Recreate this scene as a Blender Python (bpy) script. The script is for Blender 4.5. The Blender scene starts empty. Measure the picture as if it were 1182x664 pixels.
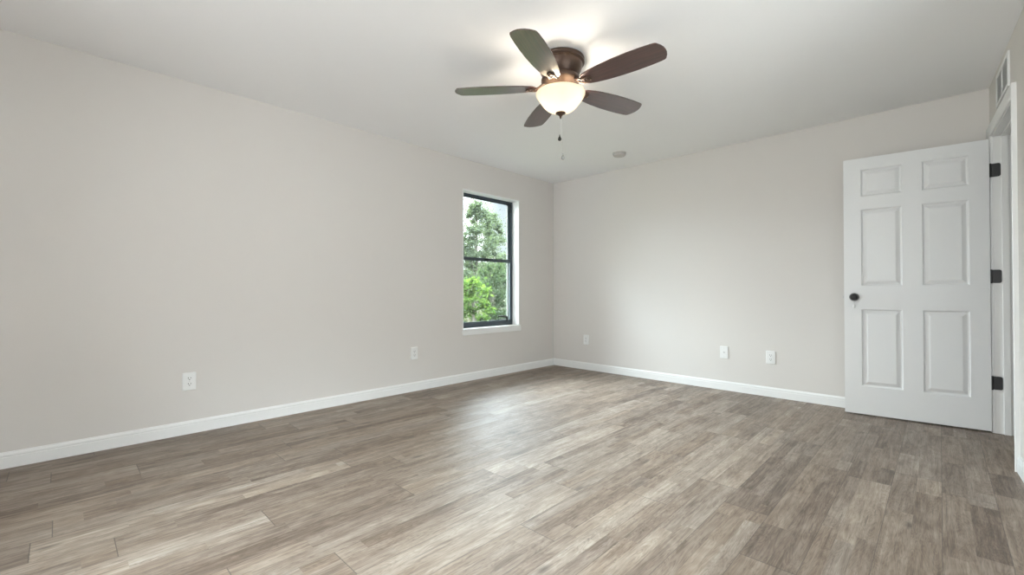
import bpy, bmesh, math, random
from mathutils import Vector, Matrix
PI = math.pi
R = math.radians
SC = bpy.context.scene
COL = SC.collection

# ------------------------------------------------------------------ camera
CAM_H = 0.98
PITCH = R(0.56)
YAW = R(44.2)
cd = bpy.data.cameras.new('camera')
cam = bpy.data.objects.new('camera', cd)
COL.objects.link(cam)
cam.location = (0, 0, CAM_H)
cam.rotation_euler = (PI / 2 + PITCH, 0, YAW)
cd.sensor_fit = 'HORIZONTAL'
cd.sensor_width = 36.0
cd.lens = 36.0 * 508.0 / 1182.0
cd.clip_start = 0.02
cd.clip_end = 300
SC.camera = cam

# ------------------------------------------------------------------ exposure
SC.view_settings.view_transform = 'Standard'
SC.view_settings.look = 'None'
SC.view_settings.gamma = 1.0
SC.view_settings.exposure = 0.62
SC.view_settings.use_curve_mapping = False

SKY_LOW = 0.90       # radiance near the horizon
SKY_SUN = 31.0       # extra radiance of the cloud bank around the veiled sun
SUN_DIR = (-0.99, -0.02, 0.09)
SKY_HIGH = 36.0       # radiance of the bright overcast overhead
SY0, SY1, SZ0, SZ1 = 0.60, 2.95, 0.90, 2.15          # opening added out of view in the right wall, for fill light
FILL_COL = (1.0, 0.980, 1.0)  # colour of both added fill lamps
SIDE_FILL = 20.0  # watts of the fill lamp added outside the right wall
SIDE_TILT = 22
FRONT_FILL = 165.0     # watts of the fill lamp added behind the camera
FRONT_TILT = 26       # degrees upwards, so the added fill brightens the ceiling
BULB = 6.5

# ------------------------------------------------------------------ world: overcast sky, brighter overhead
w = bpy.data.worlds.new('sky')
SC.world = w
w.use_nodes = True
nt = w.node_tree
nt.nodes.clear()
tc = nt.nodes.new('ShaderNodeTexCoord')
sep = nt.nodes.new('ShaderNodeSeparateXYZ')
nt.links.new(tc.outputs['Generated'], sep.inputs[0])
mr = nt.nodes.new('ShaderNodeMapRange')
mr.interpolation_type = 'SMOOTHSTEP'
mr.inputs['From Min'].default_value = 0.24
mr.inputs['From Max'].default_value = 0.62
mr.inputs['To Min'].default_value = SKY_LOW
mr.inputs['To Max'].default_value = SKY_HIGH
nt.links.new(sep.outputs['Z'], mr.inputs['Value'])
cn = nt.nodes.new('ShaderNodeTexNoise')
cn.inputs['Scale'].default_value = 5.0
cn.inputs['Detail'].default_value = 4.0
nt.links.new(tc.outputs['Generated'], cn.inputs['Vector'])
cr = nt.nodes.new('ShaderNodeValToRGB')
cr.color_ramp.elements[0].position = 0.35
cr.color_ramp.elements[0].color = (0.72, 0.86, 1.0, 1)
cr.color_ramp.elements[1].position = 0.62
cr.color_ramp.elements[1].color = (0.90, 0.96, 1.0, 1)
nt.links.new(cn.outputs['Fac'], cr.inputs['Fac'])
bgn = nt.nodes.new('ShaderNodeBackground')
wo = nt.nodes.new('ShaderNodeOutputWorld')
nt.links.new(cr.outputs['Color'], bgn.inputs['Color'])
# brighter cloud around the veiled sun, off to the side of the house the window faces
dp = nt.nodes.new('ShaderNodeVectorMath'); dp.operation = 'DOT_PRODUCT'
nt.links.new(tc.outputs['Generated'], dp.inputs[0])
dp.inputs[1].default_value = Vector(SUN_DIR).normalized()
ms = nt.nodes.new('ShaderNodeMapRange'); ms.interpolation_type = 'SMOOTHSTEP'
ms.inputs['From Min'].default_value = 0.70; ms.inputs['From Max'].default_value = 0.97
ms.inputs['To Min'].default_value = 0.0; ms.inputs['To Max'].default_value = SKY_SUN
nt.links.new(dp.outputs['Value'], ms.inputs['Value'])
mh = nt.nodes.new('ShaderNodeMapRange'); mh.interpolation_type = 'SMOOTHSTEP'
mh.inputs['From Min'].default_value = 0.03; mh.inputs['From Max'].default_value = 0.09
nt.links.new(sep.outputs['Z'], mh.inputs['Value'])
ma = nt.nodes.new('ShaderNodeMath'); ma.operation = 'MULTIPLY_ADD'
nt.links.new(ms.outputs['Result'], ma.inputs[0]); nt.links.new(mh.outputs['Result'], ma.inputs[1]); nt.links.new(mr.outputs['Result'], ma.inputs[2])
nt.links.new(ma.outputs[0], bgn.inputs['Strength'])
nt.links.new(bgn.outputs[0], wo.inputs[0])

# ------------------------------------------------------------------ room numbers
XL, YB, YF = -3.73, 4.64, -1.6
ZC = 2.44
WY0, WY1, WZ0, WZ1 = 3.075, 3.956, 0.572, 2.098      # window opening in the left wall
FX0, FX1, FZ0, FZ1 = -1.7, 0.2, 0.75, 2.20          # opening added for fill light in the front wall (behind the camera)
TH = 0.115

def area(name, loc, rot, sx, sy, power=0, color=(1, 1, 1), portal=False):
    l = bpy.data.lights.new(name, 'AREA')
    l.shape = 'RECTANGLE'; l.size = sx; l.size_y = sy
    l.energy = power; l.color = color
    if portal: l.cycles.is_portal = True
    o = bpy.data.objects.new(name, l)
    COL.objects.link(o); o.location = loc; o.rotation_euler = rot
    return o
area('sky_portal', (XL - 0.215, (WY0 + WY1) / 2, (WZ0 + WZ1) / 2), (0, -PI / 2, 0), WZ1 - WZ0, WY1 - WY0, portal=True)
area('front_fill_light', ((FX0 + FX1) / 2, YF - 0.50, 1.55), (R(90 + FRONT_TILT), 0, 0), FX1 - FX0 + 0.8, 2.7, FRONT_FILL, FILL_COL)  # unseen fill lamp, added to brighten the room from the front
area('side_fill_light', (0.262 + 0.045 * (YB - (SY0 + SY1) / 2) + 0.50, (SY0 + SY1) / 2, (SZ0 + SZ1) / 2 - 0.05), (R(90 + SIDE_TILT), 0, PI / 2 - 0.045), SY1 - SY0 + 0.5, SZ1 - SZ0 + 0.5, SIDE_FILL, FILL_COL)  # unseen fill lamp, added to even out the left wall and ceiling

# ------------------------------------------------------------------ mesh helpers
def ident(p): return p

class MB:
    def __init__(s, f=ident):
        s.bm = bmesh.new(); s.f = f
    def v(s, p): return s.bm.verts.new(s.f(p))
    def box(s, x0, x1, y0, y1, z0, z1):
        vs = [s.v((x, y, z)) for x in (x0, x1) for y in (y0, y1) for z in (z0, z1)]
        for q in ((0, 1, 3, 2), (4, 6, 7, 5), (0, 4, 5, 1), (2, 3, 7, 6), (0, 2, 6, 4), (1, 5, 7, 3)):
            s.bm.faces.new([vs[i] for i in q])
        return s
    def loft(s, rings, closed=True, caps=True):
        R_ = [[s.v(p) for p in r] for r in rings]
        n = len(R_[0])
        for a, b in zip(R_, R_[1:]):
            for i in range(n if closed else n - 1):
                j = (i + 1) % n
                s.bm.faces.new((a[i], a[j], b[j], b[i]))
        if caps:
            s.bm.faces.new(R_[0][::-1]); s.bm.faces.new(R_[-1])
        return s
    def lathe(s, prof, c=(0, 0, 0), n=48, caps=False, axis='z'):
        rings = []
        for r, z in prof:
            ring = []
            for i in range(n):
                a = 2 * PI * i / n
                if axis == 'z': ring.append((c[0] + r * math.cos(a), c[1] + r * math.sin(a), c[2] + z))
                elif axis == 'y': ring.append((c[0] + r * math.cos(a), c[1] + z, c[2] + r * math.sin(a)))
                else: ring.append((c[0] + z, c[1] + r * math.cos(a), c[2] + r * math.sin(a)))
            rings.append(ring)
        return s.loft(rings, True, caps)
    def tube(s, pts, r, n=8, caps=True):
        pts = [Vector(p) for p in pts]
        rr = r if isinstance(r, (list, tuple)) else [r] * len(pts)
        rings = []
        for i, p in enumerate(pts):
            d = (pts[min(i + 1, len(pts) - 1)] - pts[max(i - 1, 0)]).normalized()
            u = d.cross(Vector((0.13, 0.31, 0.94)))
            if u.length < 0.1: u = d.cross(Vector((1, 0, 0)))
            u.normalize(); w_ = d.cross(u)
            rings.append([tuple(p + u * rr[i] * math.cos(2 * PI * k / n) + w_ * rr[i] * math.sin(2 * PI * k / n)) for k in range(n)])
        return s.loft(rings, True, caps)
    def prism(s, outline, a0, a1, axis='x'):
        """extrude a closed 2D outline between a0 and a1 along axis"""
        def P(u, q, a): return {'x': (a, u, q), 'y': (u, a, q), 'z': (u, q, a)}[axis]
        return s.loft([[P(u, q, a0) for u, q in outline], [P(u, q, a1) for u, q in outline]])
    def build(s, name, m, parent=None, smooth=False, bevel=0, angle=35, segs=2, origin=None):
        bmesh.ops.remove_doubles(s.bm, verts=s.bm.verts, dist=1e-6)
        bmesh.ops.recalc_face_normals(s.bm, faces=s.bm.faces)
        me = bpy.data.meshes.new(name)
        if origin is not None:
            bmesh.ops.translate(s.bm, verts=s.bm.verts, vec=-Vector(origin))
        if smooth:
            for f_ in s.bm.faces: f_.smooth = True
            for e in s.bm.edges:
                if len(e.link_faces) == 2 and e.calc_face_angle(0) > R(angle): e.smooth = False
        s.bm.to_mesh(me); s.bm.free()
        me.materials.append(m)
        o = bpy.data.objects.new(name, me)
        if origin is not None: o.location = origin
        COL.objects.link(o)
        if parent: o.parent = parent
        if bevel:
            b = o.modifiers.new('bevel', 'BEVEL'); b.width = bevel; b.segments = segs; b.limit_method = 'ANGLE'; b.angle_limit = R(40)
            b.harden_normals = False
        return o

def tag(o, label=None, cat=None, group=None, kind=None):
    if label: o['label'] = label
    if cat: o['category'] = cat
    if group: o['group'] = group
    if kind: o['kind'] = kind
    return o
def empty(name, loc=(0, 0, 0), rz=0):
    o = bpy.data.objects.new(name, None); COL.objects.link(o)
    o.location = loc; o.rotation_euler = (0, 0, rz); o.empty_display_size = 0.1
    return o
def copy_tree(o, parent=None):
    c = o.copy(); COL.objects.link(c); c.parent = parent
    for ch in [x for x in bpy.data.objects if x.parent == o]: copy_tree(ch, c)
    return c

# ------------------------------------------------------------------ materials
class NT:
    """small helper around a node tree"""
    def __init__(s, name):
        s.m = bpy.data.materials.new(name); s.m.use_nodes = True
        s.t = s.m.node_tree; s.n = s.t.nodes
        s.b = s.n['Principled BSDF']; s.out = s.n['Material Output']
    def link(s, a, b): s.t.links.new(a, b)
    def put(s, sock, x):
        if hasattr(x, 'is_linked') or hasattr(x, 'links'): s.t.links.new(x, sock)
        else: sock.default_value = x
    def math(s, op, a, b=0.0, c=0.0):
        n = s.n.new('ShaderNodeMath'); n.operation = op
        s.put(n.inputs[0], a); s.put(n.inputs[1], b)
        if op in ('MULTIPLY_ADD',): s.put(n.inputs[2], c)
        return n.outputs[0]
    def comb(s, x, y, z):
        n = s.n.new('ShaderNodeCombineXYZ')
        s.put(n.inputs[0], x); s.put(n.inputs[1], y); s.put(n.inputs[2], z)
        return n.outputs[0]
    def coord(s):
        n = s.n.new('ShaderNodeTexCoord'); q = s.n.new('ShaderNodeSeparateXYZ')
        s.link(n.outputs['Object'], q.inputs[0])
        return n.outputs['Object'], q.outputs[0], q.outputs[1], q.outputs[2]
    def noise(s, vec, scale, detail=2.0, rough=0.5, dist=0.0):
        n = s.n.new('ShaderNodeTexNoise')
        if vec is not None: s.link(vec, n.inputs['Vector'])
        n.inputs['Scale'].default_value = scale; n.inputs['Detail'].default_value = detail
        n.inputs['Roughness'].default_value = rough; n.inputs['Distortion'].default_value = dist
        return n.outputs['Fac']
    def white(s, vec):
        n = s.n.new('ShaderNodeTexWhiteNoise'); n.noise_dimensions = '3D'; s.link(vec, n.inputs['Vector'])
        return n.outputs['Value']
    def ramp(s, fac, stops, interp='LINEAR'):
        n = s.n.new('ShaderNodeValToRGB'); e = n.color_ramp.elements
        n.color_ramp.interpolation = interp
        while len(e) < len(stops): e.new(0.5)
        for k, (p, c) in enumerate(stops):
            e[k].position = p; e[k].color = (c[0], c[1], c[2], 1)
        s.put(n.inputs['Fac'], fac)
        return n.outputs['Color']
    def mix(s, fac, a, b, mode='MIX'):
        n = s.n.new('ShaderNodeMix'); n.data_type = 'RGBA'; n.blend_type = mode
        s.put(n.inputs[0], fac)
        for i, x in ((6, a), (7, b)):
            if isinstance(x, tuple): n.inputs[i].default_value = (x[0], x[1], x[2], 1)
            else: s.link(x, n.inputs[i])
        return n.outputs[2]
    def maprange(s, v, a, b, c, d):
        n = s.n.new('ShaderNodeMapRange')
        s.put(n.inputs['Value'], v)
        for k, x in (('From Min', a), ('From Max', b), ('To Min', c), ('To Max', d)): n.inputs[k].default_value = x
        return n.outputs[0]
    def bump(s, h, strength, dist):
        n = s.n.new('ShaderNodeBump'); n.inputs['Strength'].default_value = strength; n.inputs['Distance'].default_value = dist
        s.link(h, n.inputs['Height']); s.link(n.outputs[0], s.b.inputs['Normal'])
    def set(s, **k):
        names = dict(color='Base Color', rough='Roughness', metal='Metallic', spec='Specular IOR Level', coat='Coat Weight', coat_rough='Coat Roughness', ior='IOR')
        for a, v in k.items():
            if a == 'color' and isinstance(v, tuple): v = (v[0], v[1], v[2], 1)
            s.put(s.b.inputs[names[a]], v)
        return s

def paint(name, col, rough=0.6, var=0.03, bump=0.0, bscale=120, spec=0.5):
    n = NT(name); v, x, y, z = n.coord()
    f = n.noise(v, 3.0, 3.0)
    c = n.mix(f, tuple(q * (1 - var) for q in col), tuple(min(1, q * (1 + var)) for q in col))
    n.set(color=c, rough=rough, spec=spec)
    if bump: n.bump(n.noise(v, bscale, 3.0), bump, 0.002)
    return n.m

M = {}
M['wall'] = paint('greige_wall_paint', (0.665, 0.636, 0.603), 0.75, 0.008, 0.10, 60, 0.3)
M['ceiling'] = paint('ceiling_paint', (0.875, 0.873, 0.87), 0.85, 0.008, 0.15, 45, 0.2)
M['trim'] = paint('white_trim_paint', (0.80, 0.80, 0.785), 0.38, 0.01)
M['plate'] = paint('white_plastic', (0.78, 0.78, 0.765), 0.35, 0.01)
M['slot'] = paint('dark_slot', (0.03, 0.028, 0.026), 0.6)
M['black'] = paint('black_hardware', (0.010, 0.009, 0.009), 0.45, 0.1)
M['frame'] = paint('dark_aluminium', (0.045, 0.060, 0.072), 0.42, 0.08)
M['track'] = paint('grey_track', (0.42, 0.43, 0.42), 0.5, 0.05)
M['side_track'] = paint('weathered_track', (0.16, 0.16, 0.15), 0.6)
M['aged'] = paint('aged_plastic', (0.50, 0.475, 0.45), 0.5)
M['steel'] = paint('brushed_steel', (0.55, 0.55, 0.54), 0.35); 
n = NT('door_paint'); v, x, y, z = n.coord()
n.set(color=(0.77, 0.775, 0.77), rough=0.42)
gv = n.comb(n.math('MULTIPLY', x, 55.0), n.math('MULTIPLY', y, 1.0), n.math('MULTIPLY', z, 5.0))
n.bump(n.noise(gv, 1.6, 4.0, 0.6, 1.2), 0.35, 0.0014)
M['door'] = n.m

# bronze of the fan, varnished blades
n = NT('brushed_bronze'); v, x, y, z = n.coord()
f = n.noise(v, 30.0, 3.0)
n.set(color=n.mix(f, (0.075, 0.048, 0.036), (0.125, 0.082, 0.062)), metal=0.75, rough=0.34)
M['bronze'] = n.m
n = NT('walnut_blade'); v, x, y, z = n.coord()
gv = n.comb(n.math('MULTIPLY', x, 3.0), n.math('MULTIPLY', y, 60.0), z)
f = n.noise(gv, 1.5, 5.0, 0.6, 0.4)
n.set(color=n.ramp(f, [(0.3, (0.032, 0.011, 0.008)), (0.55, (0.060, 0.021, 0.016)), (0.75, (0.085, 0.032, 0.024))]), rough=0.40, spec=0.5, coat=1.0, coat_rough=0.20); n.b.inputs['Coat IOR'].default_value = 1.7
M['blade'] = n.m
# frosted bowl: lets the bulbs inside shine through
n = NT('frosted_glass_bowl'); v, x, y, z = n.coord()
tr = n.n.new('ShaderNodeBsdfTranslucent'); tr.inputs[0].default_value = (1.0, 0.965, 0.88, 1)
df = n.n.new('ShaderNodeBsdfDiffuse'); df.inputs[0].default_value = (0.80, 0.73, 0.58, 1)
gl = n.n.new('ShaderNodeBsdfGlossy'); gl.inputs['Roughness'].default_value = 0.12
m1 = n.n.new('ShaderNodeMixShader'); m1.inputs[0].default_value = 0.28
n.link(tr.outputs[0], m1.inputs[1]); n.link(df.outputs[0], m1.inputs[2])
fr = n.n.new('ShaderNodeFresnel'); fr.inputs[0].default_value = 1.35
m2 = n.n.new('ShaderNodeMixShader'); n.link(fr.outputs[0], m2.inputs[0]); n.link(m1.outputs[0], m2.inputs[1]); n.link(gl.outputs[0], m2.inputs[2])
n.link(m2.outputs[0], n.out.inputs[0])
M['bowl'] = n.m
# bulb
n = NT('lit_bulb'); em = n.n.new('ShaderNodeEmission'); em.inputs[0].default_value = (1.0, 0.86, 0.66, 1); em.inputs[1].default_value = 60.0
n.link(em.outputs[0], n.out.inputs[0]); M['bulb'] = n.m
# window pane
def glass(name, tint, ior=1.35):
    n = NT(name)
    t_ = n.n.new('ShaderNodeBsdfTransparent'); t_.inputs[0].default_value = (*tint, 1)
    g_ = n.n.new('ShaderNodeBsdfGlossy'); g_.inputs['Roughness'].default_value = 0.0
    f_ = n.n.new('ShaderNodeFresnel'); f_.inputs[0].default_value = ior
    m_ = n.n.new('ShaderNodeMixShader'); n.link(f_.outputs[0], m_.inputs[0]); n.link(t_.outputs[0], m_.inputs[1]); n.link(g_.outputs[0], m_.inputs[2])
    n.link(m_.outputs[0], n.out.inputs[0])
    return n.m
M['glass'] = glass('window_glass', (0.95, 0.98, 0.97), 1.25)
n = NT('insect_mesh')
t_ = n.n.new('ShaderNodeBsdfTransparent'); d_ = n.n.new('ShaderNodeBsdfDiffuse'); d_.inputs[0].default_value = (0.10, 0.105, 0.105, 1)
m_ = n.n.new('ShaderNodeMixShader'); m_.inputs[0].default_value = 0.14
n.link(t_.outputs[0], m_.inputs[1]); n.link(d_.outputs[0], m_.inputs[2]); n.link(m_.outputs[0], n.out.inputs[0])
M['screen'] = n.m
n = NT('clear_plastic'); n.set(color=(0.55, 0.55, 0.53), rough=0.12); n.b.inputs['Transmission Weight'].default_value = 0.6; M['clear'] = n.m

# floor: wide vinyl planks printed with narrow staves of varying tone
def floor_material():
    n = NT('vinyl_plank_floor'); v, x, y, z = n.coord()
    PW, PL = 0.182, 1.22
    row = n.math('FLOOR', n.math('DIVIDE', x, PW))
    roff = n.math('MULTIPLY', n.white(n.comb(row, 3.3, 0.0)), PL)
    yy = n.math('ADD', y, roff)
    col = n.math('FLOOR', n.math('DIVIDE', yy, PL))
    plank = n.white(n.comb(row, col, 7.0))
    plank2 = n.white(n.comb(row, col, 13.0))
    # staves inside a plank: 1/3 of the plank wide, broken into blocks of varying length
    sx = n.math('FLOOR', n.math('DIVIDE', x, PW / 3))
    merge = n.math('GREATER_THAN', plank2, 0.50)                     # some planks show wider staves
    sx2 = n.math('FLOOR', n.math('DIVIDE', x, PW / 2))
    sxx = n.math('ADD', n.math('MULTIPLY', sx, n.math('SUBTRACT', 1.0, merge)), n.math('MULTIPLY', n.math('ADD', sx2, 500.0), merge))
    so = n.white(n.comb(sxx, col, 1.7))
    wob = n.noise(n.comb(n.math('MULTIPLY', sxx, 7.31), n.math('MULTIPLY', y, 1.1), 0.0), 1.0, 1.0)
    by = n.math('FLOOR', n.math('ADD', n.math('ADD', n.math('MULTIPLY', yy, 1.15), n.math('MULTIPLY', so, 5.0)), n.math('MULTIPLY', wob, 2.0)))
    block = n.white(n.comb(sxx, by, col))
    block2 = n.white(n.comb(by, sxx, n.math('ADD', col, 31.0)))
    shift = n.math('MULTIPLY', block2, 30.0)
    gy = n.math('ADD', y, shift)
    grain = n.noise(n.comb(n.math('MULTIPLY', x, 30.0), n.math('MULTIPLY', gy, 1.5), shift), 2.2, 8.0, 0.68, 0.5)
    fine = n.noise(n.comb(n.math('MULTIPLY', x, 190.0), n.math('MULTIPLY', gy, 9.0), shift), 1.0, 4.0, 0.6)
    figure = n.noise(n.comb(n.math('MULTIPLY', x, 11.0), n.math('MULTIPLY', gy, 1.1), shift), 1.6, 3.0, 0.5, 2.2)
    figure = n.math('ABSOLUTE', n.math('SINE', n.math('MULTIPLY', figure, 34.0)))
    cloud = n.noise(n.comb(n.math('MULTIPLY', x, 5.0), n.math('MULTIPLY', gy, 2.0), shift), 2.4, 4.0, 0.6, 0.8)
    t = n.math('MULTIPLY', block, 0.20)
    t = n.math('ADD', t, n.math('MULTIPLY', plank, 0.19))
    t = n.math('ADD', t, n.math('MULTIPLY', grain, 0.85))
    t = n.math('ADD', t, n.math('MULTIPLY', cloud, 0.62))
    t = n.math('ADD', t, n.math('MULTIPLY', figure, 0.15))
    t = n.math('ADD', t, n.math('MULTIPLY', fine, 0.30))
    t = n.math('SUBTRACT', t, 0.615)
    c = n.ramp(t, [(0.10, FL[0]), (0.32, FL[1]), (0.52, FL[2]), (0.72, FL[3]), (0.92, FL[4])])
    # warm / grey drift from block to block
    c = n.mix(n.math('MULTIPLY', block2, 0.55), c, n.mix(1.0, c, (1.05, 0.96, 0.84), 'MULTIPLY'))
    # knots and dark streaks
    vo = n.n.new('ShaderNodeTexVoronoi'); vo.inputs['Scale'].default_value = 1.0
    n.link(n.comb(n.math('MULTIPLY', x, 6.5), n.math('MULTIPLY', gy, 2.3), shift), vo.inputs['Vector'])
    knot = n.maprange(vo.outputs['Distance'], 0.03, 0.13, 0.75, 0.0)
    c = n.mix(n.math('MULTIPLY', knot, n.math('GREATER_THAN', block, 0.45)), c, (0.07, 0.05, 0.038))
    streak = n.noise(n.comb(n.math('MULTIPLY', x, 75.0), n.math('MULTIPLY', gy, 2.2), shift), 1.3, 4.0, 0.6, 0.3)
    c = n.mix(n.maprange(streak, 0.60, 0.70, 0.0, 0.60), c, (0.085, 0.062, 0.047))
    # seams
    fx = n.math('FRACT', n.math('DIVIDE', x, PW)); fy = n.math('FRACT', n.math('DIVIDE', yy, PL))
    ex = n.math('MINIMUM', fx, n.math('SUBTRACT', 1.0, fx)); ey = n.math('MINIMUM', fy, n.math('SUBTRACT', 1.0, fy))
    sm = n.math('MAXIMUM', n.math('LESS_THAN', n.math('MULTIPLY', ex, PW), 0.0010), n.math('LESS_THAN', n.math('MULTIPLY', ey, PL), 0.0016))
    c = n.mix(n.math('MULTIPLY', sm, 0.75), c, (0.045, 0.035, 0.028))
    n.set(color=c, rough=n.maprange(fine, 0.3, 0.7, FR[0], FR[1]), spec=1.0)
    n.bump(n.math('SUBTRACT', n.math('ADD', fine, n.math('MULTIPLY', grain, 0.6)), sm), 0.12, 0.0012)
    return n.m
FL = [(0.042, 0.026, 0.017), (0.104, 0.071, 0.050), (0.200, 0.152, 0.117), (0.298, 0.243, 0.198), (0.42, 0.365, 0.315)]
FR = (0.45, 0.60)
M['floor'] = floor_material()

# ------------------------------------------------------------------ right wall frame of reference (slightly out of square)
K = 0.045
_l = math.hypot(1, K)
RS = Vector((K / _l, -1 / _l, 0)); RN = Vector((1 / _l, K / _l, 0)); RO = Vector((0.262, YB, 0))
def RW(p):  # p = (s along the wall from the back corner, n outwards from the room, z)
    q = RO + RS * p[0] + RN * p[1]
    return (q.x, q.y, p[2])
RY = lambda y: (YB - y) * _l      # s of a given y
S0, S1 = RY(4.525), RY(3.70)     # door opening
SE = RY(YF)
DH = 2.062                       # head of the opening

# ------------------------------------------------------------------ structure
def struct(o, label, cat): return tag(o, label, cat, None, 'structure')
b = MB(); b.box(XL - 0.3, 2.0, YF - 0.2, YB + 0.2, -0.12, 0.0)
struct(b.build('floor', M['floor']), 'grey-brown wood look plank floor running through the room', 'floor')
b = MB(); b.box(XL - 0.3, 2.0, YF - 0.2, YB + 0.2, ZC, ZC + 0.12)
struct(b.build('ceiling', M['ceiling']), 'flat white ceiling the fan hangs from', 'ceiling')
T2 = 0.20
b = MB()
for a in ((YF - T2, WY0 - 0.012, 0, ZC), (WY1 + 0.0115, YB + T2, 0, ZC), (WY0 - 0.012, WY1 + 0.0115, 0, WZ0 - 0.022), (WY0 - 0.012, WY1 + 0.0115, WZ1 + 0.012, ZC)):
    b.box(XL - T2, XL, *a)
struct(b.build('wall_left', M['wall']), 'long greige wall on the left holding the window', 'wall')
b = MB(); b.box(XL, 2.0, YB, YB + 0.15, 0, ZC)
struct(b.build('wall_back', M['wall']), 'greige wall behind the open door, facing the camera side', 'wall')
b = MB()
for a in ((XL, FX0, 0, ZC), (FX1, 2.0, 0, ZC), (FX0, FX1, 0, FZ0), (FX0, FX1, FZ1, ZC)):
    b.box(a[0], a[1], YF - 0.15, YF, a[2], a[3])
struct(b.build('wall_front', M['wall']), 'greige wall behind the camera with an opening added for fill light', 'wall')
b = MB(RW)
b.box(0, S0 - 0.02, 0, TH, 0, ZC); b.box(S1 + 0.02, RY(SY1), 0, TH, 0, ZC); b.box(RY(SY0), SE, 0, TH, 0, ZC); b.box(RY(SY1), RY(SY0), 0, TH, 0, SZ0); b.box(RY(SY1), RY(SY0), 0, TH, SZ1, ZC); b.box(S0 - 0.02, S1 + 0.02, 0, TH, DH + 0.02, ZC)
struct(b.build('wall_right', M['wall']), 'narrow view of the greige wall with the doorway and vent', 'wall')
b = MB(); b.box(1.45, 1.57, 3.25, YB, 0, ZC); b.box(0.46, 1.45, 3.25, 3.36, 0, ZC)
struct(b.build('wall_hall', M['wall']), 'hallway wall beyond the doorway', 'wall')

# baseboards: stepped profile, 89 mm
BP = [(0, 0), (0.014, 0), (0.014, 0.060), (0.0118, 0.0625), (0.0118, 0.066), (0.0135, 0.069), (0.0120, 0.078), (0.0075, 0.0835), (0.0062, 0.089), (0, 0.089)]
b = MB(); b.loft([[(XL + u, y, q) for u, q in BP] for y in (YF, YB)])
struct(b.build('baseboard_left', M['trim']), 'white baseboard along the long left wall under the window', 'baseboard')
b = MB(); b.loft([[(x, YB - u, q) for u, q in BP] for x in (XL + 0.013, 0.262)])
struct(b.build('baseboard_back', M['trim']), 'white baseboard along the back wall, running behind the door', 'baseboard')
b = MB(RW); b.loft([[(s, -u, q) for u, q in BP] for s in (RY(3.632), SE)])
struct(b.build('baseboard_right', M['trim']), 'short white baseboard beside the door casing at the right', 'baseboard')

# door casing and jamb
CW = 0.060
CP = [(0, 0), (0, 0.010), (0.006, 0.0135), (0.014, 0.0125), (0.030, 0.0155), (0.046, 0.0205), (0.056, 0.0215), (CW, 0.0185), (CW, 0)]   # (across from the opening, thickness)
rv = 0.006
b = MB(RW)
def casing(b, side):
    # mitred: near leg, head, far leg
    pts = []
    for u, t in CP:
        tt = -t if side < 0 else TH + t
        a = (S1 + rv + u, tt, 0); c = (S1 + rv + u, tt, DH + rv + u)
        d = (S0 - rv - u, tt, DH + rv + u); e = (S0 - rv - u, tt, 0)
        pts.append((a, c, d, e))
    b.loft([[p[k] for p in pts] for k in range(4)])
casing(b, -1); casing(b, 1)
struct(b.build('trim_1', M['trim'], smooth=True, angle=30), 'white moulded casing around the doorway', 'door casing')
b = MB(RW)
b.box(S1, S1 + 0.019, 0, TH, 0, DH); b.box(S0 - 0.019, S0, 0, TH, 0, DH); b.box(S0 - 0.019, S1 + 0.019, 0, TH, DH, DH + 0.019)
# stop
b.box(S1 - 0.011, S1, 0.042, 0.076, 0, DH); b.box(S0, S0 + 0.011, 0.042, 0.076, 0, DH); b.box(S0, S1, 0.042, 0.076, DH - 0.011, DH)
struct(b.build('trim_2', M['trim'], bevel=0.0015), 'white door jamb lining the doorway, with a stop strip', 'door jamb')

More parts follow.
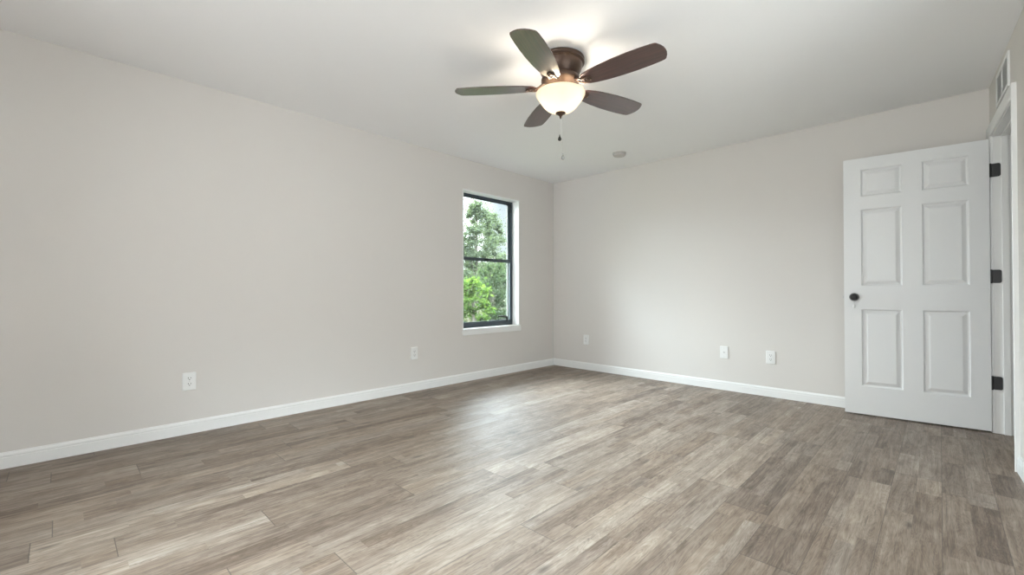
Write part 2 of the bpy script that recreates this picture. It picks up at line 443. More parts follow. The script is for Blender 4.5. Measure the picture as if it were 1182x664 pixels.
# ------------------------------------------------------------------ window in the left wall
def make_window():
    root = empty('window_1', (XL, WY0, WZ0))
    struct(root, 'dark framed double-hung window looking out on green trees', 'window')
    F = lambda p: (p[0], p[1] - WY0, p[2] - WZ0)
    def W(f=None): return MB(lambda p: (p[0] - XL, p[1] - WY0, p[2] - WZ0))
    y0, y1, z0, z1 = WY0, WY1, WZ0, WZ1
    # white reveal lining
    b = W(); xo, xi = XL - T2, XL + 0.0005
    b.box(xo, xi, y0 - 0.012, y0, z0, z1); b.box(xo, xi, y1, y1 + 0.0115, z0, z1); b.box(xo, xi, y0 - 0.012, y1 + 0.0115, z1, z1 + 0.012)
    b.build('window_reveal', M['trim'], root)
    b = W(); b.box(xo, XL + 0.014, y0 - 0.012, y1 + 0.02, z0 - 0.022, z0)
    b.build('window_sill', M['trim'], root, bevel=0.003)
    b = W(); b.box(XL, XL + 0.011, y0 - 0.012, y1 + 0.03, z0 - 0.070, z0 - 0.022)
    b.build('window_apron', M['trim'], root, bevel=0.002)
    # outer frame, 5 cm faces deep in the reveal
    fx0, fx1 = XL - 0.150, XL - 0.108
    b = W(); fw = 0.020
    b.box(fx0, fx1, y0, y0 + fw, z0, z1); b.box(fx0, fx1, y1 - fw, y1, z0, z1)
    b.box(fx0, fx1, y0 + fw, y1 - fw, z1 - fw, z1); b.box(fx0, fx1, y0 + fw, y1 - fw, z0, z0 + 0.022)
    b.build('window_frame', M['frame'], root, bevel=0.002)
    # side tracks
    b = W()
    for ya, yb in ((y0 + fw, y0 + fw + 0.028), (y1 - fw - 0.028, y1 - fw)):
        b.box(fx0 - 0.016, fx0 - 0.001, ya, yb, z0 + 0.022, z1 - fw)
    b.build('side_track', M['side_track'], root)
    b = W(); b.box(fx0 - 0.022, fx0 - 0.020, y0 + 0.012, y1 - 0.012, z0 + 0.010, z1 - 0.012)
    b.build('insect_screen', M['screen'], root)
    zm = 1.345
    def sash(xa, xb, za, zb, lo, hi, sd, name):
        b = W(); ya, yb = y0 + fw + 0.002, y1 - fw - 0.002
        b.box(xa, xb, ya, ya + sd, za, zb); b.box(xa, xb, yb - sd, yb, za, zb)
        b.box(xa, xb, ya + sd, yb - sd, za, za + lo); b.box(xa, xb, ya + sd, yb - sd, zb - hi, zb)
        s = b.build(name, M['frame'], root, bevel=0.002)
        xm = (xa + xb) / 2
        g = W(); g.box(xm - 0.002, xm + 0.002, ya + sd, yb - sd, za + lo, zb - hi)
        g.build('window_pane', M['glass'], s)
        return s
    up = sash(fx0 + 0.001, fx0 + 0.016, zm - 0.004, z1 - fw - 0.001, 0.030, 0.016, 0.011, 'upper_sash')
    lo_ = sash(fx0 + 0.019, fx0 + 0.036, z0 + 0.023, zm + 0.030, 0.040, 0.030, 0.013, 'lower_sash')
    # sash lock on the meeting rail, lift latch at the bottom
    ym = (y0 + y1) / 2; X = fx0 + 0.036
    b = W(); b.box(X, X + 0.004, ym - 0.03, ym + 0.03, zm + 0.004, zm + 0.026); b.lathe([(0.0, 0.004), (0.011, 0.004), (0.011, 0.012), (0.0, 0.012)], (X, ym, zm + 0.015), 16, axis='x')
    b.box(X + 0.008, X + 0.014, ym - 0.003, ym + 0.040, zm + 0.010, zm + 0.019)
    b.build('sash_lock', M['black'], lo_, bevel=0.001)
    b = W(); yl = y1 - 0.100
    pts = []
    for i in range(9):
        a = PI / 2 * i / 8
        pts.append((X + 0.004, yl - 0.035 + 0.035 * math.sin(a), z0 + 0.078 + 0.030 * math.cos(a)))
    pts = [(X + 0.004, yl - 0.16, z0 + 0.113), (X + 0.004, yl - 0.08, z0 + 0.112)] + pts + [(X + 0.004, yl, z0 + 0.048)]
    b.tube(pts, [0.007, 0.011] + [0.013] * 9 + [0.014], 10)
    b.build('window_latch', M['black'], lo_, smooth=True)
    # screen-height spring shoe at the top corner
    b = W(); b.box(fx1 - 0.020, fx1 - 0.006, y1 - fw - 0.010, y1 - fw, z1 - 0.135, z1 - fw - 0.004)
    b.build('balance_shoe', M['black'], root)
make_window()

def make_front_fill_window():
    root = empty('added_window_2', (0, YF, 0))  # added window, gives the front fill lamp an opening
    struct(root, 'wide white framed window added behind the camera for fill light', 'window')
    def W(): return MB(lambda p: (p[0], p[1] - YF, p[2]))
    y0, y1 = YF - 0.13, YF - 0.07
    b = W()
    b.box(FX0, FX0 + 0.05, y0, y1, FZ0, FZ1); b.box(FX1 - 0.05, FX1, y0, y1, FZ0, FZ1)
    b.box(FX0 + 0.05, FX1 - 0.05, y0, y1, FZ0, FZ0 + 0.05); b.box(FX0 + 0.05, FX1 - 0.05, y0, y1, FZ1 - 0.05, FZ1)
    xm = (FX0 + FX1) / 2; b.box(xm - 0.03, xm + 0.03, y0, y1, FZ0 + 0.05, FZ1 - 0.05)
    b.build('window_frame', M['trim'], root, bevel=0.002)
    for a, c in ((FX0 + 0.05, xm - 0.03), (xm + 0.03, FX1 - 0.05)):
        b = W(); b.box(a, c, y0 + 0.028, y0 + 0.032, FZ0 + 0.05, FZ1 - 0.05); b.build('window_pane', M['glass'], root)
make_front_fill_window()

def make_side_fill_window():
    root = empty('added_window_3', RO)  # added window, lets the side fill lamp into the room
    struct(root, 'wide dark framed window added unseen in the right wall for fill light', 'window')
    def W(): return MB(lambda p: tuple(Vector(RW(p)) - RO))
    a0, a1 = RY(SY1), RY(SY0); n0, n1 = 0.05, 0.10
    b = W()
    b.box(a0, a0 + 0.04, n0, n1, SZ0, SZ1); b.box(a1 - 0.04, a1, n0, n1, SZ0, SZ1)
    b.box(a0 + 0.04, a1 - 0.04, n0, n1, SZ0, SZ0 + 0.04); b.box(a0 + 0.04, a1 - 0.04, n0, n1, SZ1 - 0.04, SZ1)
    m = (a0 + a1) / 2; b.box(m - 0.03, m + 0.03, n0, n1, SZ0 + 0.04, SZ1 - 0.04)
    b.build('window_frame', M['frame'], root, bevel=0.002)
    for a, c in ((a0 + 0.04, m - 0.03), (m + 0.03, a1 - 0.04)):
        b = W(); b.box(a, c, n0 + 0.023, n0 + 0.027, SZ0 + 0.04, SZ1 - 0.04); b.build('window_pane', M['glass'], root)
make_side_fill_window()

# ------------------------------------------------------------------ door leaf, six moulded panels, swung open
def make_door():
    h = Vector((0.252, 4.514, 0.0)); e = Vector((-0.560, 4.436, 0.0))
    ang = math.atan2((e - h).y, (e - h).x)
    root = empty('door_1', h, ang)          # local +x runs to the free edge, local +y faces the room (rotated past 180)
    struct(root, 'white six-panel door standing open against the back wall', 'door')
    L, T, Z0, Z1 = 0.813, 0.035, 0.012, 2.045
    xs = [(0.100, 0.345), (0.458, 0.703)]
    zs = [(0.232, 0.842), (1.028, 1.635), (1.738, 1.952)]
    bm = bmesh.new()
    def V(x, y, z): return bm.verts.new((x, y, z))
    for side in (1, -1):
        y_of = lambda d: (0 - d) if side > 0 else (-T + d)
        X = sorted({0.0, L, *[a for p in xs for a in p]}); Zs = sorted({Z0, Z1, *[a for p in zs for a in p]})
        for i in range(len(X) - 1):
            for j in range(len(Zs) - 1):
                a, c, d, f_ = X[i], X[i + 1], Zs[j], Zs[j + 1]
                if (a, c) in xs and (d, f_) in zs:
                    prev = None
                    for off, dep in ((0, 0), (0.002, 0.0050), (0.009, 0.0118), (0.013, 0.0125), (0.015, 0.0118), (0.036, 0.0028), (0.039, 0.0020)):
                        ring = [V(a + off, y_of(dep), d + off), V(c - off, y_of(dep), d + off), V(c - off, y_of(dep), f_ - off), V(a + off, y_of(dep), f_ - off)]
                        if prev:
                            for k in range(4): bm.faces.new((prev[k], prev[(k + 1) % 4], ring[(k + 1) % 4], ring[k]))
                        prev = ring
                    bm.faces.new(prev)
                else:
                    bm.faces.new([V(a, y_of(0), d), V(c, y_of(0), d), V(c, y_of(0), f_), V(a, y_of(0), f_)])
    for q in (((0, 0), (0, -T)), ((L, 0), (L, -T))):
        (x1, ya), (_, yb) = q
        bm.faces.new([V(x1, ya, Z0), V(x1, yb, Z0), V(x1, yb, Z1), V(x1, ya, Z1)])
    for z in (Z0, Z1): bm.faces.new([V(0, 0, z), V(L, 0, z), V(L, -T, z), V(0, -T, z)])
    m = MB(); m.bm.free(); m.bm = bm
    m.build('door_leaf', M['door'], root)
    # after rotation by ~185 deg local +y points to world -y: the room side
    zk, xk = 0.938, 0.749
    for s, y in ((1, 0.0), (-1, -T)):
        b = MB(); b.lathe([(0.0, 0), (0.032, 0), (0.032, s * 0.004), (0.028, s * 0.009), (0.013, s * 0.011), (0.012, s * 0.024)] , (xk, y, zk), 32, axis='y')
        if s < 0:   # the wall side knob is flatter in depth so that it clears the wall
            kp = [(0.012, s * 0.024), (0.022, s * 0.030), (0.027, s * 0.040), (0.026, s * 0.050), (0.018, s * 0.056), (0.0, s * 0.058)]
        else:
            kp = [(0.012, s * 0.024), (0.020, s * 0.029), (0.027, s * 0.040), (0.0275, s * 0.050), (0.023, s * 0.060), (0.012, s * 0.065), (0.0, s * 0.066)]
        b.lathe(kp, (xk, y, zk), 32, axis='y')
        b.build('door_knob', M['black'], root, smooth=True)
    b = MB(); b.box(L, L + 0.0015, -T / 2 - 0.0125, -T / 2 + 0.0125, zk - 0.028, zk + 0.028); b.box(L, L + 0.009, -T / 2 - 0.006, -T / 2 + 0.006, zk - 0.009, zk + 0.009)
    b.build('latch_plate', M['steel'], root, bevel=0.001)
    inv = Matrix.Rotation(-ang, 4, 'Z') @ Matrix.Translation(-h)
    for zc in (0.348, 1.087, 1.826):
        g = MB(lambda p: tuple(inv @ Vector(p)))
        # leaf on the jamb face with rounded far corners
        yj = RW((S0, 0.02, 0))[1]
        x0, x1, r_ = 0.2585, 0.306, 0.012
        ol = [(x0, zc - 0.046)]
        for k in range(7): a = -PI / 2 + PI / 2 * k / 6; ol.append((x1 - r_ + r_ * math.cos(a), zc - 0.046 + r_ + r_ * math.sin(a)))
        for k in range(7): a = PI / 2 * k / 6; ol.append((x1 - r_ + r_ * math.cos(a), zc + 0.046 - r_ + r_ * math.sin(a)))
        ol.append((x0, zc + 0.046))
        g.prism(ol, yj - 0.0055, yj - 0.0003, 'y')
        g.lathe([(0.0, -0.048), (0.0055, -0.048), (0.0055, 0.048), (0.0, 0.048)], (0.2565, 4.5165, zc), 14)
        hg = g.build('door_hinge', M['black'], root, smooth=True)
    # local leaf plates on the door edge
    return root, h, ang
droot, dh, dang = make_door()

# key on a short cord hanging under the room-side knob
kc = dh + Vector((math.cos(dang) * 0.749 - math.sin(dang) * 0.052, math.sin(dang) * 0.749 + math.cos(dang) * 0.052, 0))
t = empty('key_tag', (kc.x, kc.y, 0.938))
tag(t, 'small pale tag on a short cord hanging from the black door knob', 'tag')
b = MB(); pts = [(0.029 * math.cos(a), 0, 0.029 * math.sin(a)) for a in [2 * PI * k / 24 for k in range(25)]]
b.tube(pts, 0.0009, 6, False)
b.tube([(0, 0, -0.029), (0.001, 0, -0.040), (0, 0, -0.052)], 0.001, 6)
b.build('cord', M['track'], t, smooth=True)
b = MB(); b.lathe([(0.0, -0.086), (0.004, -0.085), (0.0075, -0.078), (0.0075, -0.066), (0.004, -0.055), (0.0015, -0.051), (0.0, -0.051)], (0, 0, 0), 16)
b.build('tag_bead', M['plate'], t, smooth=True)

# ------------------------------------------------------------------ outlets
def rrect(w_, h_, r_, n_=5):
    o = []
    for cx, cy, a0 in ((w_ / 2 - r_, h_ / 2 - r_, 0), (-w_ / 2 + r_, h_ / 2 - r_, PI / 2), (-w_ / 2 + r_, -h_ / 2 + r_, PI), (w_ / 2 - r_, -h_ / 2 + r_, 1.5 * PI)):
        for k in range(n_): a = a0 + PI / 2 * k / (n_ - 1); o.append((cx + r_ * math.cos(a), cy + r_ * math.sin(a)))
    return o
def cover(w_=0.078, h_=0.122, t_=0.0065):
    b = MB()
    A = rrect(w_, h_, 0.006); B_ = rrect(w_ - 0.008, h_ - 0.008, 0.005)
    b.loft([[(u, 0, q) for u, q in A], [(u, -t_ * 0.55, q) for u, q in A], [(u, -t_, q) for u, q in B_]])
    return b
def make_outlet():
    r_ = empty('wall_outlet')
    cover().build('cover_plate', M['plate'], r_, smooth=True, angle=25)
    for zc in (0.0195, -0.0195):
        b = MB(); ol = []
        for k in range(32):
            a = 2 * PI * k / 32; ol.append((0.0175 * math.cos(a), zc + max(-0.0145, min(0.0145, 0.0175 * math.sin(a)))))
        b.loft([[(u, -0.0060, q) for u, q in ol], [(u, -0.0088, q) for u, q in ol]])
        rc = b.build('receptacle', M['plate'], r_, smooth=True)
        b = MB()
        b.box(-0.0085, -0.0055, -0.0092, -0.0086, zc - 0.001, zc + 0.009); b.box(0.0055, 0.0085, -0.0092, -0.0086, zc, zc + 0.008)
        b.lathe([(0, -0.0086), (0.003, -0.0086), (0.003, -0.0092), (0, -0.0092)], (0, 0, zc - 0.0075), 12, axis='y')
        b.build('slot', M['slot'], rc)
    b = MB(); b.lathe([(0, -0.0064), (0.003, -0.0064), (0.0025, -0.0078), (0, -0.008)], (0, 0, 0), 12, axis='y')
    b.build('screw', M['steel'], r_, smooth=True)
    return r_
o = make_outlet(); o.location = (XL, 0.631, 0.361); o.rotation_euler = (0, 0, PI / 2)
G = 'duplex wall outlets'
tag(o, 'white duplex outlet low on the left wall, nearest the camera', 'outlet', G)
c = copy_tree(o); c.location = (XL, 2.448, 0.372)
tag(c, 'white duplex outlet on the left wall, shortly before the window', 'outlet', G)
c = copy_tree(o); c.location = (-3.205, YB, 0.375); c.rotation_euler = (0, 0, 0)
tag(c, 'white duplex outlet on the back wall beside the far room corner', 'outlet', G)
c = copy_tree(o); c.location = (-1.137, YB, 0.366); c.rotation_euler = (0, 0, 0)
tag(c, 'white duplex outlet on the back wall, nearest the open door', 'outlet', G)
j = empty('cable_jack', (-1.551, YB, 0.375))
tag(j, 'white cover plate with a single round cable jack on the back wall', 'wall plate')
cover().build('cover_plate', M['plate'], j, smooth=True, angle=25)
b = MB(); b.lathe([(0, -0.0060), (0.0085, -0.0060), (0.0085, -0.0080), (0.0048, -0.0082), (0.0048, -0.017), (0.0, -0.017)], (0, 0, 0), 16, axis='y')
b.build('coaxial_connector', M['steel'], j, smooth=True)
for zz in (0.042, -0.042):
    b = MB(); b.lathe([(0, -0.0064), (0.003, -0.0064), (0.0025, -0.0078), (0, -0.008)], (0, 0, zz), 12, axis='y')
    b.build('screw', M['steel'], j, smooth=True)

# ------------------------------------------------------------------ return air vent above the doorway
s0, s1, z0, z1 = RY(4.245), RY(3.815), 2.172, 2.378
vc = RW(((s0 + s1) / 2, 0, (z0 + z1) / 2))
vt = empty('wall_vent', vc)
tag(vt, 'white louvred air vent in two halves high on the wall above the doorway', 'vent')
VF = lambda p: tuple(Vector(RW(p)) - Vector(vc))
b = MB(VF); fb = 0.022; sm_ = (s0 + s1) / 2
b.box(s0, s0 + fb, -0.010, 0, z0, z1); b.box(s1 - fb, s1, -0.010, 0, z0, z1); b.box(sm_ - 0.008, sm_ + 0.008, -0.010, 0, z0 + fb, z1 - fb)
b.box(s0 + fb, s1 - fb, -0.010, 0, z0, z0 + fb); b.box(s0 + fb, s1 - fb, -0.010, 0, z1 - fb, z1)
b.build('vent_frame', M['trim'], vt, bevel=0.0015)
b = MB(VF); b.box(s0 + fb, s1 - fb, -0.0012, -0.0004, z0 + fb, z1 - fb)
b.build('vent_backing', M['track'], vt)
for a, c_ in ((s0 + fb, sm_ - 0.008), (sm_ + 0.008, s1 - fb)):
    b = MB(VF); k = 0
    zz = z0 + fb + 0.004
    while zz < z1 - fb - 0.006:
        vs = [(-0.0095, zz), (-0.0085, zz - 0.0005), (-0.0015, zz + 0.0075), (-0.0025, zz + 0.0080)]
        b.loft([[(s, q[0], q[1]) for q in vs] for s in (a, c_)])
        zz += 0.0125
    b.build('louvre_panel', M['plate'], vt)

# ------------------------------------------------------------------ smoke detector
sd = empty('smoke_detector', (-2.409, 4.098, ZC))
tag(sd, 'round white smoke detector on the ceiling near the back wall', 'smoke detector')
b = MB(); b.lathe([(0.0, 0.0), (0.070, 0.0), (0.070, -0.008), (0.066, -0.010)], (0, 0, 0), 40); b.build('mounting_plate', M['aged'], sd, smooth=True)
b = MB(); b.lathe([(0.063, -0.009), (0.064, -0.020), (0.058, -0.031), (0.040, -0.036), (0.0, -0.037)], (0, 0, 0), 40); b.build('detector_cover', M['aged'], sd, smooth=True)
b = MB(); b.lathe([(0.0645, -0.0125), (0.0652, -0.0125), (0.0652, -0.0175), (0.0640, -0.0175)], (0, 0, 0), 40); b.build('sensor_slot', M['track'], sd)

# ------------------------------------------------------------------ ceiling fan
FC = Vector((-1.700, 2.186, 0))
fan = empty('ceiling_fan', (FC.x, FC.y, ZC))
tag(fan, 'bronze flush-mount ceiling fan with five dark wood blades and a lit glass bowl', 'ceiling fan')
def FN(): return MB(lambda p: (p[0], p[1], p[2] - ZC))
b = FN()
b.lathe([(0.0, 2.4399), (0.142, 2.4399), (0.148, 2.436), (0.149, 2.428), (0.146, 2.423), (0.146, 2.419), (0.149, 2.415), (0.149, 2.408), (0.143, 2.403), (0.137, 2.401), (0.136, 2.396)], n=64)
b.build('canopy', M['bronze'], fan, smooth=True, angle=50)
b = FN()
b.lathe([(0.136, 2.397), (0.135, 2.385), (0.129, 2.365), (0.119, 2.345), (0.110, 2.330), (0.104, 2.322)], n=64)
b.build('motor_housing', M['bronze'], fan, smooth=True, angle=60)
b = FN()
b.lathe([(0.104, 2.323), (0.118, 2.320), (0.121, 2.314), (0.121, 2.300), (0.116, 2.294), (0.098, 2.280), (0.080, 2.268), (0.074, 2.262), (0.078, 2.258), (0.078, 2.250), (0.060, 2.247), (0.0, 2.246)], n=64)
b.build('switch_housing', M['bronze'], fan, smooth=True, angle=40)
b = FN(); b.lathe([(0.062, 2.247), (0.062, 2.236), (0.0, 2.236)], n=40); b.build('lamp_holder', M['bronze'], fan, smooth=True)
# blade: local x outwards; angled by pitch about its own axis
ZB, PT = 2.262, R(-9)
RT = 0.672
def blade_outline():
    r0, r1 = 0.150, RT
    half = [(0.000, 0.0), (0.003, 0.021), (0.012, 0.037), (0.033, 0.051), (0.08, 0.064), (0.15, 0.0745), (0.24, 0.082), (0.33, 0.0845), (0.41, 0.0825), (0.465, 0.0785), (0.490, 0.0740), (0.498, 0.0690), (0.512, 0.0450), (0.520, 0.0220), (0.522, 0.0)]
    L = r1 - r0
    top = [(r0 + u * L / 0.522, q) for u, q in half]
    return top + [(a, -q) for a, q in top[-2:0:-1]]
def blade_mesh():
    b = MB(); ol = blade_outline(); n_ = len(ol)
    cx = 0.42
    def ring(sc, z): return [(cx + (u - cx) * (1 - (1 - sc) * 0.25) if False else u, q, z) for u, q in ol]
    b.loft([ring(1, -0.003), ring(1, 0.003)])
    return b
def make_blade():
    bl = blade_mesh().build('fan_blade', M['blade'], None, bevel=0.0012)
    # bracket: ring medallion under the root and a curved arm back to the hub
    b = MB()
    rc, z_ = 0.196, -0.0085
    for (ra, rb) in ((0.017, 0.025),):
        prof = []
        for k in range(13):
            a = 2 * PI * k / 12; prof.append(((ra + rb) / 2 + 0.0045 * math.cos(a), z_ + 0.0045 * math.sin(a)))
        b.lathe(prof, (rc, 0, 0), 32)
    b.lathe([(0.0, -0.012), (0.006, -0.0115), (0.009, -0.008), (0.009, -0.003), (0.0, -0.003)], (rc, 0, 0), 20)
    b.lathe([(0.0, -0.0035), (0.027, -0.0035), (0.029, -0.003), (0.029, -0.0029), (0.0, -0.0029)], (rc, 0, 0), 32)
    # two curved straps to the hub
    for s in (1, -1):
        b.tube([(rc - 0.012, s * 0.018, z_), (rc - 0.035, s * 0.021, z_ + 0.000), (rc - 0.060, s * 0.018, z_ + 0.010), (rc - 0.085, s * 0.012, z_ + 0.030), (rc - 0.1, s * 0.010, z_ + 0.036)], [0.006, 0.006, 0.006, 0.007, 0.007], 10)
    b.build('blade_bracket', M['bronze'], bl, smooth=True)
    return bl
bl0 = make_blade()
ANG = [-68.9 + 72 * k for k in range(5)]
for k, a in enumerate(ANG):
    o = bl0 if k == 0 else bl0.copy()
    if k:
        COL.objects.link(o)
        for ch in [q for q in bpy.data.objects if q.parent == bl0]:
            c_ = ch.copy(); COL.objects.link(c_); c_.parent = o
    o.parent = fan
    o.location = (0, 0, ZB - ZC)
    o.rotation_euler = (Matrix.Rotation(R(a), 3, 'Z') @ Matrix.Rotation(PT, 3, 'X')).to_euler()
# bowl, open at the top
b = FN()
outer = [(0.1535, 2.226), (0.1545, 2.221), (0.1515, 2.210), (0.142, 2.194), (0.130, 2.178), (0.119, 2.162), (0.104, 2.143), (0.086, 2.126), (0.062, 2.112), (0.036, 2.104), (0.012, 2.101)]
inner = [(r_ - 0.004 if r_ > 0.02 else r_, z_ + 0.003) for r_, z_ in outer[::-1]]
b.lathe(outer + inner + [outer[0]], n=72)
b.build('light_bowl', M['bowl'], fan, smooth=True, angle=70)
b = FN(); b.lathe([(0.005, 2.240), (0.005, 2.104), (0.0, 2.104)], n=12); b.build('centre_rod', M['bronze'], fan, smooth=True)
b = FN(); b.lathe([(0.0, 2.106), (0.030, 2.105), (0.032, 2.101), (0.029, 2.097), (0.017, 2.091), (0.009, 2.083), (0.0065, 2.074), (0.003, 2.066), (0.0, 2.064)], n=32)
b.build('finial', M['bronze'], fan, smooth=True, angle=50)
for k in range(2):
    a = R(30 + 180 * k)
    p = (0.060 * math.cos(a), 0.060 * math.sin(a), 2.182)
    b = FN(); b.lathe([(0.0, -0.030), (0.012, -0.027), (0.019, -0.016), (0.020, -0.004), (0.015, 0.010), (0.011, 0.020), (0.011, 0.030)], p, 24)
    b.lathe([(0.013, 0.030), (0.013, 0.052), (0.0, 0.052)], p, 16)
    b.build('light_bulb', M['bulb'], fan, smooth=True)
    l = bpy.data.lights.new('bulb_light', 'POINT'); l.energy = BULB; l.color = (1.0, 0.94, 0.86); l.shadow_soft_size = 0.027
    lo = bpy.data.objects.new('bulb_light', l); COL.objects.link(lo); lo.parent = fan; lo.location = (p[0], p[1], p[2] - 0.003 - ZC)
def chain(dx, dy, ztop, zend, mat):
    b = FN(); z_ = ztop
    b.tube([(dx, dy, ztop), (dx, dy, zend + 0.02)], 0.0006, 5)
    while z_ > zend + 0.022:
        b.lathe([(0.0, 0.0013), (0.0013, 0.0), (0.0, -0.0013)], (dx, dy, z_), 6); z_ -= 0.0048
    ch_ = b.build('pull_chain', M['steel'], fan)
    b = FN(); b.lathe([(0.0, 0.024), (0.0025, 0.022), (0.003, 0.014), (0.008, 0.004), (0.0115, -0.004), (0.0105, -0.011), (0.005, -0.016), (0.0, -0.017)], (dx, dy, zend), 20)
    b.build('pull_knob', mat, ch_, smooth=True)
rx, ry = math.cos(YAW), math.sin(YAW)
chain(-0.006 * rx, -0.006 * ry, 2.085, 1.944, M['black'])
chain(0.014 * rx, 0.014 * ry, 2.098, 1.826, M['clear'])

# ------------------------------------------------------------------ outdoors
n = NT('garden_soil'); v, x, y, z = n.coord()
f = n.noise(v, 0.6, 6.0, 0.6); f2 = n.noise(v, 14.0, 4.0)
n.set(color=n.mix(f2, n.ramp(f, [(0.35, (0.032, 0.042, 0.018)), (0.6, (0.055, 0.055, 0.032))]), (0.05, 0.05, 0.03)), rough=0.95, spec=0.1)
M['ground'] = n.m
b = MB(); b.box(-70, XL - 0.22, -40, 60, -0.4, -0.15)
struct(b.build('ground', M['ground']), 'rough dry green ground outside the window', 'ground')

def leafmat(name, a, c_, tr=0.55):
    n = NT(name); v, x, y, z = n.coord()
    g = n.n.new('ShaderNodeNewGeometry')
    col = n.mix(g.outputs['Random Per Island'], a, c_)
    t_ = n.n.new('ShaderNodeBsdfTranslucent'); d_ = n.n.new('ShaderNodeBsdfDiffuse')
    n.link(col, d_.inputs[0]); n.link(n.mix(1.0, col, (1.1, 1.15, 0.7), 'MULTIPLY'), t_.inputs[0])
    m_ = n.n.new('ShaderNodeMixShader'); m_.inputs[0].default_value = tr
    n.link(d_.outputs[0], m_.inputs[1]); n.link(t_.outputs[0], m_.inputs[2]); n.link(m_.outputs[0], n.out.inputs[0])
    return n.m
M['leaf_bright'] = leafmat('bright_leaves', (0.030, 0.062, 0.014), (0.085, 0.125, 0.030))
M['leaf_pale'] = leafmat('pale_leaves', (0.052, 0.068, 0.046), (0.088, 0.106, 0.074))
M['leaf_dark'] = leafmat('dark_leaves', (0.026, 0.041, 0.022), (0.050, 0.068, 0.038))
M['leaf_dry'] = leafmat('dry_grass', (0.045, 0.048, 0.018), (0.075, 0.070, 0.030), 0.3)
M['bark'] = paint('bark', (0.09, 0.075, 0.06), 0.9, 0.3)

def leaves(rng, blobs, count, size, long=1.8):
    """leaf quads on the shells of many small clumps"""
    vs, fs = [], []
    for k in range(count):
        cx, cy, cz, rr = rng.choice(blobs)
        d = Vector((rng.gauss(0, 1), rng.gauss(0, 1), rng.gauss(0, 1))).normalized()
        q = rr * abs(rng.gauss(0, 0.62))
        p = Vector((cx, cy, cz)) + Vector((d.x * q, d.y * q, d.z * q * 0.8))
        s = size * rng.uniform(0.6, 1.3)
        a = Vector((rng.gauss(0, 1), rng.gauss(0, 1), rng.gauss(0, 0.7))).normalized()
        b_ = a.cross(Vector((rng.gauss(0, 1), rng.gauss(0, 1), rng.gauss(0, 1)))).normalized()
        i = len(vs)
        vs += [p - a * s * long / 2, p + b_ * s * 0.42 - a * s * 0.1, p + a * s * long / 2, p - b_ * s * 0.42 - a * s * 0.1]
        fs.append((i, i + 1, i + 2, i + 3))
    return vs, fs
def at(px, dist):
    """ground position in the direction of picture column px, dist metres from the camera"""
    a = math.atan((px - 591) / 508.0)
    d = Vector((-math.sin(YAW - a), math.cos(YAW - a), 0))
    return d * dist
def tree(name, label, cat, px, dist, h, wd, base, mat, count, size, seed, nb=26, clump=0.26, trunk=0.07, group=None):
    rng = random.Random(seed)
    p0 = at(px, dist); gz = -0.15
    root = empty(name, (p0.x, p0.y, gz)); tag(root, label, cat, group)
    blobs = []
    for k in range(nb):
        u = rng.random(); zz = base + (h - base) * u
        # crown wide in the middle, narrower at the top
        env = math.sin(PI * min(1, 0.18 + 0.80 * u)) ** 0.7 if base > 0.3 else (1 - 0.55 * u * u)
        a = rng.uniform(0, 2 * PI); q = wd * env * rng.random() ** 0.5
        blobs.append((q * math.cos(a), q * math.sin(a), zz, (h - base) * clump * rng.uniform(0.35, 1.1) ** 1.5 * 0.6))
    b = MB()
    b.tube([(0, 0, 0), (0.03, 0.02, h * 0.35), (0.0, 0.05, h * 0.8)], [trunk, trunk * 0.7, trunk * 0.25], 8)
    for bx, by_, bz, _ in blobs[:14]:
        z1_ = max(0.1, bz * 0.55)
        b.tube([(0.02, 0.02, z1_), (bx * 0.5, by_ * 0.5, (bz + z1_) / 2 + 0.1), (bx, by_, bz)], [trunk * 0.4, trunk * 0.22, trunk * 0.08], 5)
    b.build('branches' if base < 0.3 else 'trunk', M['bark'], root, smooth=True)
    vs, fs = leaves(rng, blobs, count, size)
    me = bpy.data.meshes.new('foliage'); me.from_pydata(vs, [], fs); me.materials.append(mat)
    o = bpy.data.objects.new('foliage', me); COL.objects.link(o); o.parent = root
    return root
TG = 'trees beyond the window'
tree('tree', 'tall pale green tree with an airy crown, left in the window view', 'tree', 549, 17.0, 4.5, 1.0, 0.9, M['leaf_pale'], 24000, 0.052, 11, 120, 0.20, group=TG)
tree('tree', 'airy pale tree whose crown stands against the sky mid window', 'tree', 570, 20.5, 4.7, 1.0, 0.8, M['leaf_pale'], 18000, 0.055, 12, 90, 0.17, group=TG)
tree('tree', 'lower hazy tree at the right edge of the window view', 'tree', 603, 23.5, 3.8, 1.1, 0.6, M['leaf_pale'], 14000, 0.065, 13, 60, 0.22, group=TG)
tree('tree', 'dense tree hidden mostly behind the left window edge', 'tree', 500, 22.5, 5.4, 1.2, 0.7, M['leaf_pale'], 9000, 0.085, 14, 60, 0.22, group=TG)
tree('tree', 'pale tree seen past the right window jamb', 'tree', 655, 21.0, 4.1, 1.4, 0.7, M['leaf_pale'], 7000, 0.09, 15, 50, 0.24, group=TG)
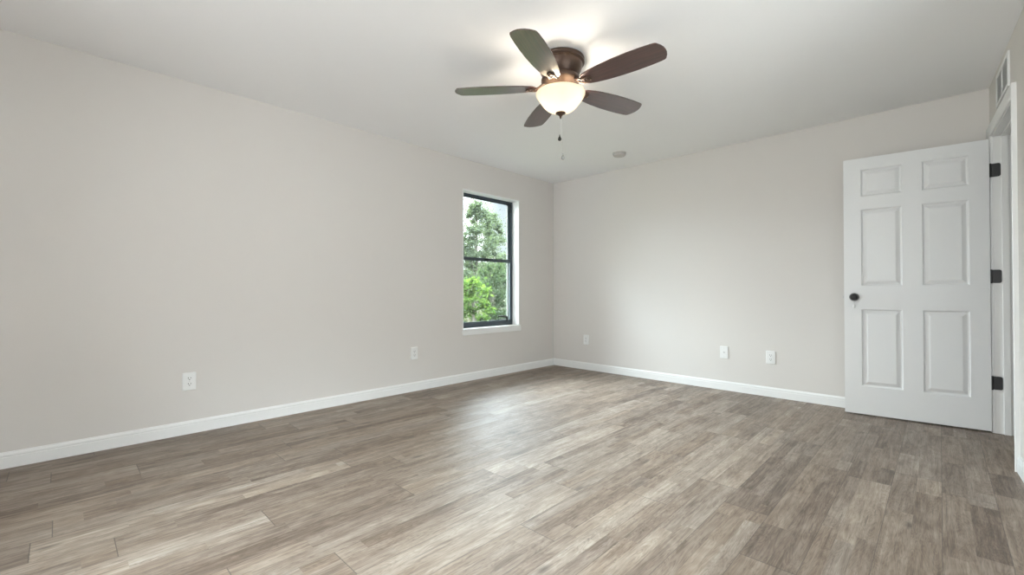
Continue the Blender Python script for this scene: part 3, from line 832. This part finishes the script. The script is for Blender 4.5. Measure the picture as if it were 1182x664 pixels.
tree('bush', 'bright green leafy bush just outside the window, lower left', 'bush', 545, 8.2, 1.45, 0.40, 0.1, M['leaf_bright'], 5200, 0.048, 21, 55, 0.24, 0.03)
tree('bush', 'low bright green bush beneath the left window edge', 'bush', 488, 8.6, 1.30, 0.42, 0.1, M['leaf_bright'], 2600, 0.055, 22, 40, 0.26, 0.03)
tree('shrub', 'dull green shrub thicket in the middle of the lower pane', 'shrub', 568, 14.2, 1.95, 0.80, 0.05, M['leaf_dark'], 18000, 0.040, 31, 70, 0.24, 0.04)
tree('shrub', 'dull green shrub thicket at the right of the lower pane', 'shrub', 612, 16.5, 1.75, 0.95, 0.05, M['leaf_dark'], 9000, 0.060, 32, 60, 0.24, 0.04)
tree('shrub', 'dull green shrub behind the bright bush at the left', 'shrub', 508, 14.0, 1.9, 0.80, 0.05, M['leaf_dark'], 8000, 0.060, 33, 60, 0.24, 0.04)
for k, (px, lab) in enumerate(((520, 'distant hazy thicket, leftmost behind the nearer trees'), (549, 'distant hazy thicket behind the tall airy tree'),
                               (577, 'distant hazy thicket in the middle of the window view'), (605, 'distant hazy thicket near the right window jamb'))):
    tree('thicket', lab, 'thicket', px, 28.0 + 4.0 * (k % 2), 3.7 - 0.3 * (k > 1), 1.25, 0.0, M['leaf_pale'], 9000, 0.11, 50 + k, 70, 0.20, 0.06, group='distant thickets behind the trees')
# dry grass tufts
rng = random.Random(5); vs, fs = [], []
for k in range(9000):
    p = at(rng.uniform(490, 660), rng.uniform(6.5, 24.0)); hh = rng.uniform(0.08, 0.26)
    a = rng.uniform(0, PI); wv = Vector((math.cos(a), math.sin(a), 0)) * 0.008
    tip = Vector((rng.gauss(0, 0.05), rng.gauss(0, 0.05), hh))
    q = Vector((p.x, p.y, -0.15)); i = len(vs)
    vs += [q - wv, q + wv, q + tip]; fs.append((i, i + 1, i + 2))
me = bpy.data.meshes.new('wild_grass'); me.from_pydata(vs, [], fs); me.materials.append(M['leaf_dry'])
o = bpy.data.objects.new('wild_grass', me); COL.objects.link(o)
tag(o, 'dry yellow-green grass growing on the ground outside', 'grass', None, 'stuff')
